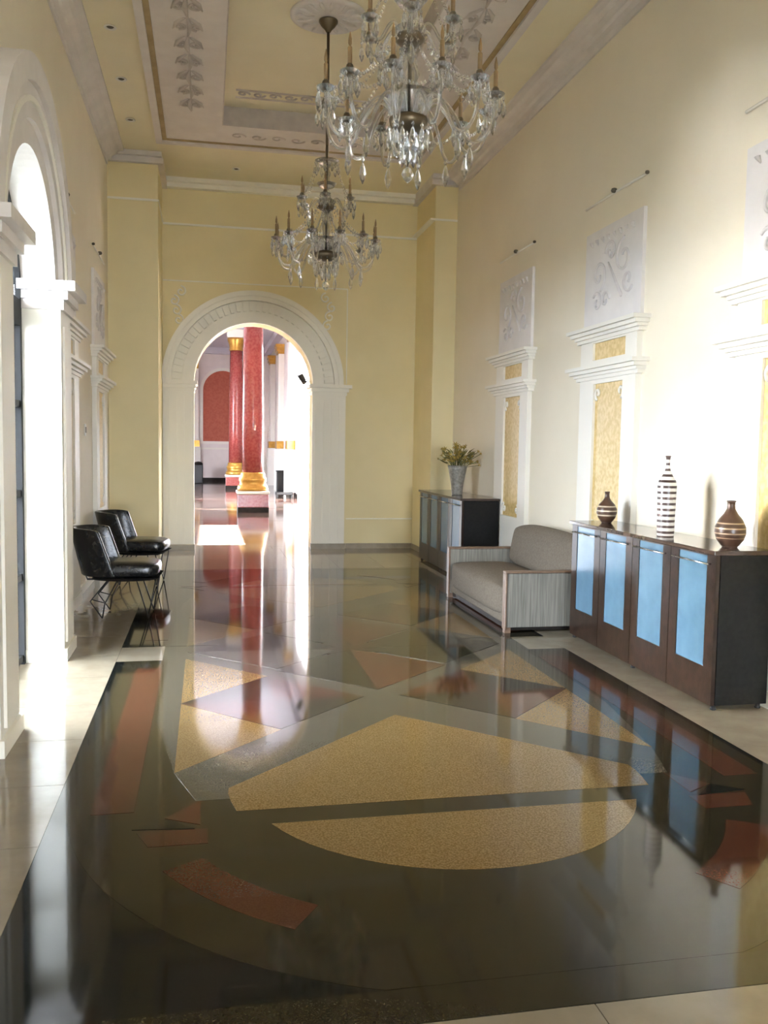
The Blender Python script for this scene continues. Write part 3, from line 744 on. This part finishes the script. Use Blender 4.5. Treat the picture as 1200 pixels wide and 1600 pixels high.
vase('tall_vase', 'tall slim bottle vase with dark brown and white stripes',
     [(.052, 0.002), (.056, .02), (.058, .14), (.061, .28), (.062, .335), (.055, .370), (.036, .400), (.020, .430), (.013, .465), (.0125, .50), (.016, .528)], 'stripes_tall', (2.985, 5.375, .935), 'vase_brown')
vase('bulb_vase', 'largest round brown vase with tan lines at the near end of the sideboard',
     [(.042, 0.002), (.052, .012), (.078, .045), (.090, .085), (.088, .12), (.068, .165), (.040, .20), (.025, .228), (.022, .25), (.024, .272)], 'stripes_big', (3.055, 4.745, .935), 'vase_brown')

# flower vase on the farther sideboard
fv = thing('flower_vase', 'tapered grey metal vase on the sideboard behind the sofa', 'vase', (2.95, 10.27, .935))
MB().lathe([(.062, 0), (.064, .01), (.072, .10), (.088, .20), (.108, .30), (.118, .345), (.112, .347), (.10, .30), (.08, .20), (.06, .02)], 28).obj('body', 'vase_metal', fv)
MB().lathe([(.118, .343), (.122, .347), (.118, .352), (.112, .348)], 28).obj('rim', 'vase_metal', fv)
bq = thing('flower_bouquet', 'spray of dried yellow flowers in the grey vase', 'flowers', (2.95, 10.27, .96))
random.seed(11)
stems = MB()
tips = []
for k in range(44):
    a = random.uniform(0, 2 * PI); sp_ = random.uniform(.05, .29); hgt = random.uniform(.42, .60) - sp_ * .35
    p = [(.02 * math.cos(a), .02 * math.sin(a), .03), (.06 * math.cos(a), .06 * math.sin(a), .30), (sp_ * .6 * math.cos(a), sp_ * .6 * math.sin(a), .30 + (hgt - .30) * .6), (sp_ * math.cos(a), sp_ * math.sin(a), hgt)]
    stems.tube(p, .0035, 5); tips.append((p[-1], a)); tips.append(((p[2][0] * 1.05, p[2][1] * 1.05 + .02, p[2][2] + .03), a + 1))
stems.obj('stems', 'stem_green', bq)
bme = []
for v in range(3):
    m = MB()
    for k in range(6):
        a = 2 * PI * k / 6 + v
        pts = [Vector((0, 0, 0)), Vector((.016 * math.cos(a - .4), .016 * math.sin(a - .4), .012)), Vector((.034 * math.cos(a), .034 * math.sin(a), .008 + .006 * v)), Vector((.016 * math.cos(a + .4), .016 * math.sin(a + .4), .012))]
        m.add([tuple(p) for p in pts], [(0, 1, 2, 3)])
    m.lathe([(.004, -.01), (.011, 0), (.009, .012), (.003, .016)], 7)
    bme.append(m.mesh('blossom', 'blossom'))
for k, (t, a) in enumerate(tips):
    b = link('blossom', bme[k % 3], bq, t); b.rotation_euler = (random.uniform(-.9, .9), random.uniform(-.9, .9), a); s_ = random.uniform(.8, 1.4); b.scale = (s_, s_, s_)
lm = MB().add([(0, 0, 0), (.018, .05, .012), (0, .12, .0), (-.018, .05, .012), (0, .05, -.004)], [(0, 1, 2, 4), (0, 4, 2, 3)]).mesh('leaf', 'leaf_olive')
for k in range(40):
    a = random.uniform(0, 2 * PI); r_ = random.uniform(.03, .16)
    l = link('leaf', lm, bq, (r_ * math.cos(a), r_ * math.sin(a), random.uniform(.33, .46))); l.rotation_euler = (random.uniform(.1, 1.0), 0, a - PI / 2); s_ = random.uniform(.7, 1.15); l.scale = (s_, s_, s_)

# ------------------------------------------------------------------ black leather armchairs
def armchair(label, loc, rz):
    """low tub chair on wire legs; faces +x in its own frame"""
    o = thing('tub_chair', label, 'chair', loc, rz, 'black tub chairs by the left wall')
    cushion('seat', -.24, .285, -.245, .245, .345, .485, .06, 'black_leather', o, puff=.05)
    # backrest wrapped round the sitter: U-shaped plan, leaning back
    n = 25; hs = 6; v = []; f = []
    for side in (0, 1):
        for i in range(hs):
            t = i / (hs - 1)
            for k in range(n):
                u = -1 + 2 * k / (n - 1); a = u * PI / 2
                r = .27 - (.04 if side else 0) + .015 * t
                ex = abs(u) ** 6
                x = -.10 - r * math.cos(a) - .085 * t + .05 * ex * (1 - t)
                y = r * math.sin(a) * 1.0
                z = .36 + t * (.41 - .02 * ex)
                v.append((x, y, z))
    N = hs * n
    for i in range(hs - 1):
        for k in range(n - 1):
            a = i * n + k; f.append((a, a + 1, a + n + 1, a + n)); f.append((N + a, N + a + n, N + a + n + 1, N + a + 1))
    for k in range(n - 1):
        f.append((k, N + k, N + k + 1, k + 1)); a = (hs - 1) * n + k; f.append((a, a + 1, N + a + 1, N + a))
    for i in range(hs - 1):
        a = i * n; f.append((a, a + n, N + a + n, N + a)); a = i * n + n - 1; f.append((a, N + a, N + a + n, a + n))
    b = MB().add(v, f, True).obj('backrest', 'black_leather', o)
    bv = b.modifiers.new('bev', 'BEVEL'); bv.width = .014; bv.segments = 3; bv.limit_method = 'ANGLE'; bv.angle_limit = .8
    # pale rounded shell under the seat
    v = []; f = []; m_ = 13
    for i in range(m_):
        a = PI * i / (m_ - 1)
        x = .02 - .275 * math.cos(a); z = .352 - .028 * math.sin(a)
        v += [(x, -.235, z), (x, .235, z)]
    f = [(2 * i, 2 * i + 1, 2 * i + 3, 2 * i + 2) for i in range(m_ - 1)] + [tuple(range(0, 2 * m_, 2)), tuple(range(1, 2 * m_, 2))[::-1]]
    MB().add(v, f, True).obj('seat_shell', 'black_metal', o)
    MB().tube([(-.385, -.15, .70), (-.372, -.15, .52), (-.30, -.15, .335), (.22, -.15, .325)], .008, 6).tube([(-.385, .15, .70), (-.372, .15, .52), (-.30, .15, .335), (.22, .15, .325)], .008, 6).tube([(.0, -.15, .325), (.0, .15, .325)], .008, 6).obj('seat_frame', 'black_metal', o)
    for sy in (-1, 1):
        MB().tube([(-.13, sy * .17, .325), (-.27, sy * .20, .15), (-.17, sy * .205, .006)], .0065, 6).tube([(-.05, sy * .17, .325), (-.15, sy * .20, .13), (-.17, sy * .205, .006)], .0065, 6).tube([(-.25, sy * .20, .165), (-.145, sy * .20, .135)], .005, 6).obj('leg', 'black_metal', o)
        MB().tube([(.11, sy * .17, .325), (.21, sy * .205, .006)], .0065, 6).tube([(.27, sy * .17, .335), (.21, sy * .205, .006)], .0065, 6).obj('leg', 'black_metal', o)
    return o
armchair('black leather tub chair on thin wire legs, standing nearer the glazed arch', (-.69, 7.95, 0), math.radians(-3))
armchair('black leather tub chair behind the first one, its back shining in the light', (-.70, 9.75, 0), math.radians(-8))

# ------------------------------------------------------------------ chandeliers
def chandelier(label, loc, rod_top):
    o = thing('chandelier', label, 'chandelier', loc, 0, 'crystal chandeliers')   # origin at the lowest crystal
    T = rod_top
    MB().lathe([(.02, T - .10), (.03, T - .08), (.06, T - .05), (.085, T - .015), (.085, T - .001)], 24).obj('ceiling_canopy', 'dark_brass', o)
    MB().tube([(0, 0, 1.28), (0, 0, T - .08)], .013, 8).obj('rod', 'dark_brass', o)
    st = MB().lathe([(.012, .30), (.02, .34), (.05, .40), (.02, .44), (.03, .50), (.055, .56), (.03, .62), (.02, .68), (.06, .74), (.085, .79), (.03, .83), (.02, .90), (.05, .95), (.025, 1.0), (.015, 1.08), (.04, 1.12), (.02, 1.17), (.012, 1.28)], 20).obj('stem', 'crystal', o)
    MB().tube([(0, 0, .30), (0, 0, 1.28)], .007, 6).obj('stem_rod', 'dark_brass', st)
    MB().lathe([(.02, .26), (.075, .27), (.10, .30), (.105, .33), (.075, .345), (.02, .35)], 24).obj('lower_receiver', 'dark_brass', o)
    MB().lathe([(.03, .36), (.10, .38), (.125, .43), (.13, .46), (.123, .46), (.10, .41), (.03, .38)], 24).obj('lower_bowl', 'crystal', o)
    MB().lathe([(.02, .71), (.06, .715), (.08, .735), (.07, .76), (.02, .77)], 24).obj('upper_receiver', 'dark_brass', o)
    for zc, R_, nm in ((1.10, .11, 'crown_dish'), (.90, .09, 'crown_dish')):
        MB().lathe([(.02, zc), (R_ * .7, zc + .012), (R_, zc + .045), (R_ * .97, zc + .045), (R_ * .66, zc + .02), (.02, zc + .008)], 24).obj(nm, 'crystal', o)
    MB().lathe([(.003, .0), (.022, .018), (.035, .045), (.022, .072), (.006, .085)], 8, smooth=False).obj('bottom_drop', 'crystal', o)
    MB().tube([(0, 0, .085), (0, 0, .27)], .004, 5).obj('bottom_link', 'dark_brass', o)
    # shared meshes for the arms
    def arm_meshes(R_, zr, zt, dip, rise):
        P = [(.07, 0, zr), (.12, 0, zr + rise), (.18, 0, zr + rise * 1.05), (.25, 0, zr + rise * .3), (R_ * .68, 0, zr - dip), (R_ * .85, 0, zr - dip * 1.05), (R_ * .97, 0, zr - dip * .3), (R_, 0, zt)]
        if R_ < .3: P = [(.05, 0, zr), (.09, 0, zr + rise), (.13, 0, zr + rise * .7), (R_ * .75, 0, zr - dip), (R_ * .95, 0, zr - dip * .4), (R_, 0, zt)]
        # smooth the path
        Q = [Vector(p) for p in P]
        for _ in range(2):
            Q = [Q[0]] + [p for i in range(len(Q) - 1) for p in (Q[i] * .75 + Q[i + 1] * .25, Q[i] * .25 + Q[i + 1] * .75)] + [Q[-1]]
        return MB().tube(Q, .0095, 7).mesh('arm', 'crystal')
    cup = MB().lathe([(.010, -.015), (.03, -.005), (.05, .012), (.048, .014), (.02, .004), (.010, .006)], 16).mesh('drip_pan', 'crystal')
    soc = MB().lathe([(.010, .0), (.019, .006), (.023, .02), (.017, .042), (.010, .05)], 12).mesh('socket', 'dark_brass')
    can = MB().lathe([(.0115, .045), (.0115, .125), (.009, .13)], 10).lathe([(.004, .13), (.0095, .145), (.009, .165), (.002, .20)], 8).mesh('candle', 'candle_brown')
    drop = MB().lathe([(.002, -.115), (.012, -.095), (.0165, -.075), (.010, -.045), (.003, -.03)], 6, smooth=False).lathe([(.002, -.03), (.009, -.018), (.002, -.004)], 6, smooth=False).mesh('crystal_drop', 'crystal')
    def tier(n, R_, zr, zt, dip, rise, ph, nd):
        am = arm_meshes(R_, zr, zt, dip, rise)
        for k in range(n):
            a = 2 * PI * k / n + ph
            ar = link('arm', am, o, None, a)
            for me, nm in ((cup, 'drip_pan'), (soc, 'socket'), (can, 'candle')):
                link(nm, me, ar, (R_, 0, zt))
            for j in range(nd):
                b = 2 * PI * j / nd + .3
                link('crystal_drop', drop, ar, (R_ + .044 * math.cos(b), .044 * math.sin(b), zt + .008))
            link('crystal_drop', drop, ar, (R_ * .72, 0, zr - dip * .9)).scale = (1.25, 1.25, 1.35)
    tier(12, .455, .30, .42, .10, .12, .13, 5)
    tier(6, .245, .74, .78, .06, .07, .35, 4)
    # bead garlands
    bead = [(.002, -.009), (.008, 0), (.002, .009)]
    def garland(p0, p1, sag, n):
        m = MB()
        for k in range(n + 1):
            t = k / n; p = Vector(p0).lerp(Vector(p1), t); p.z -= sag * 4 * t * (1 - t)
            m.lathe([(.002, -.010), (.009, 0), (.002, .010)], 6, tuple(p), smooth=False)
        return m
    g1 = garland((.10, 0, 1.13), (.245, 0, .80), .05, 14).mesh('bead_garland', 'crystal')
    g2 = garland((.085, 0, .74), (.455, 0, .43), .07, 20).mesh('bead_garland', 'crystal')
    for k in range(6): link('bead_garland', g1, o, None, 2 * PI * k / 6 + .35)
    for k in range(12): link('bead_garland', g2, o, None, 2 * PI * k / 12 + .13)
    a = 2 * PI / 12
    g3 = garland((.455, 0, .43), (.455 * math.cos(a), .455 * math.sin(a), .43), .09, 12).mesh('bead_garland', 'crystal')
    for k in range(12): link('bead_garland', g3, o, None, 2 * PI * k / 12 + .13)
    # basket of drops below the receiver
    for ring, (rr, zz, n) in enumerate(((.105, .29, 12), (.07, .25, 9), (.035, .20, 6))):
        for k in range(n):
            b = 2 * PI * k / n + ring * .2
            link('basket_drop', drop, o, (rr * math.cos(b), rr * math.sin(b), zz))
    for k in range(10):
        b = 2 * PI * k / 10
        link('crown_drop', drop, o, (.105 * math.cos(b), .105 * math.sin(b), 1.14))
    return o
chandelier('crystal chandelier hanging nearer, its top cut off by the frame', (1.045, 4.72, 2.90), ZC + .2 - 2.90 - .045)
chandelier('smaller-looking crystal chandelier in front of the archway wall', (1.05, 8.10, 2.90), ZC + .2 - 2.90 - .045)

# ------------------------------------------------------------------ recessed downlights
def downlight(label, x, y):
    o = thing('downlight', label, 'downlight', (x, y, ZC), 0, 'recessed ceiling downlights')
    MB().lathe([(.035, -.001), (.048, -.002), (.056, -.010), (.050, -.016), (.036, -.012), (.034, -.004)], 20).obj('trim_ring', 'plastic_white', o)
    MB().lathe([(.004, -.016), (.022, -.014), (.0335, -.004), (.0335, -.001)], 16).obj('lamp', 'lamp_dark', o)
    return o
downlight('recessed downlight of the ceiling-edge row farthest from the corner pier', -.83, 8.30)
downlight('middle recessed downlight of the row along the ceiling edge', -.84, 9.42)
downlight('last recessed downlight of the row before the corner pier', -.845, 10.55)
downlight('recessed downlight in the ceiling in front of the end wall', .37, 12.05)

# ------------------------------------------------------------------ small things
sw = thing('light_switch', 'small white light switch between the panelled pilasters', 'switch', (XL, 9.45, 1.62))
MB().rbox(.0005, .010, -.045, .045, -.06, .06, .003, 2).obj('plate', 'plastic_white', sw)
MB().rbox(.010, .016, -.018, .018, -.03, .03, .002, 1).obj('rocker', 'lamp_dark', sw)

sp = thing('spotlight', 'black spotlight on a short arm fixed beside the archway', 'spotlight', (DOORC + DOORR + .02, YB + TB, 2.45))
MB().rbox(-.0, .08, .0005, .02, -.05, .05, .004, 1).obj('wall_plate', 'black_metal', sp)
MB().tube([(.03, .02, 0), (.02, .12, 0), (-.08, .20, .0)], .012, 8).obj('arm', 'black_metal', sp)
MB().lathe([(.012, -.10), (.035, -.09), (.045, 0), (.046, .06), (.04, .06)], 16).xf(Matrix.Translation((-.11, .22, .05)) @ Matrix.Rotation(math.radians(-28), 4, 'Y')).obj('lamp_head', 'black_metal', sp)

bn = thing('waste_bin', 'dark upright bin by the far wall of the columned room', 'bin', (-.33, 34.4, 0))
MB().rbox(-.17, .17, -.17, .17, 0, .70, .02, 2).obj('body', 'black_metal', bn)
MB().lathe([(.17, .70), (.17, .74), (.12, .80), (.02, .82)], 20).obj('lid', 'dark_base', bn)
pd = thing('pedestal', 'slim black pedestal on the bright side of the columned room', 'pedestal', (2.22, 27.3, 0))
MB().rbox(-.16, .16, -.16, .16, 0, .04, .008, 1).obj('base', 'black_metal', pd)
MB().rbox(-.13, .13, -.13, .13, .04, .68, .01, 1).obj('shaft', 'black_metal', pd)
MB().rbox(-.15, .15, -.15, .15, .68, .72, .008, 1).obj('top', 'black_metal', pd)
bc = thing('low_bench', 'low dark bench beside the black pedestal', 'bench', (2.15, 25.0, 0))
MB().rbox(-.26, .22, -.2, .2, .10, .17, .015, 2).obj('seat', 'black_metal', bc)
lg = MB().box(-.02, .02, -.02, .02, 0, .10).mesh('leg', 'black_metal')
for fx in (-.22, .18):
    for fy in (-.16, .16): link('leg', lg, bc, (fx, fy, 0))
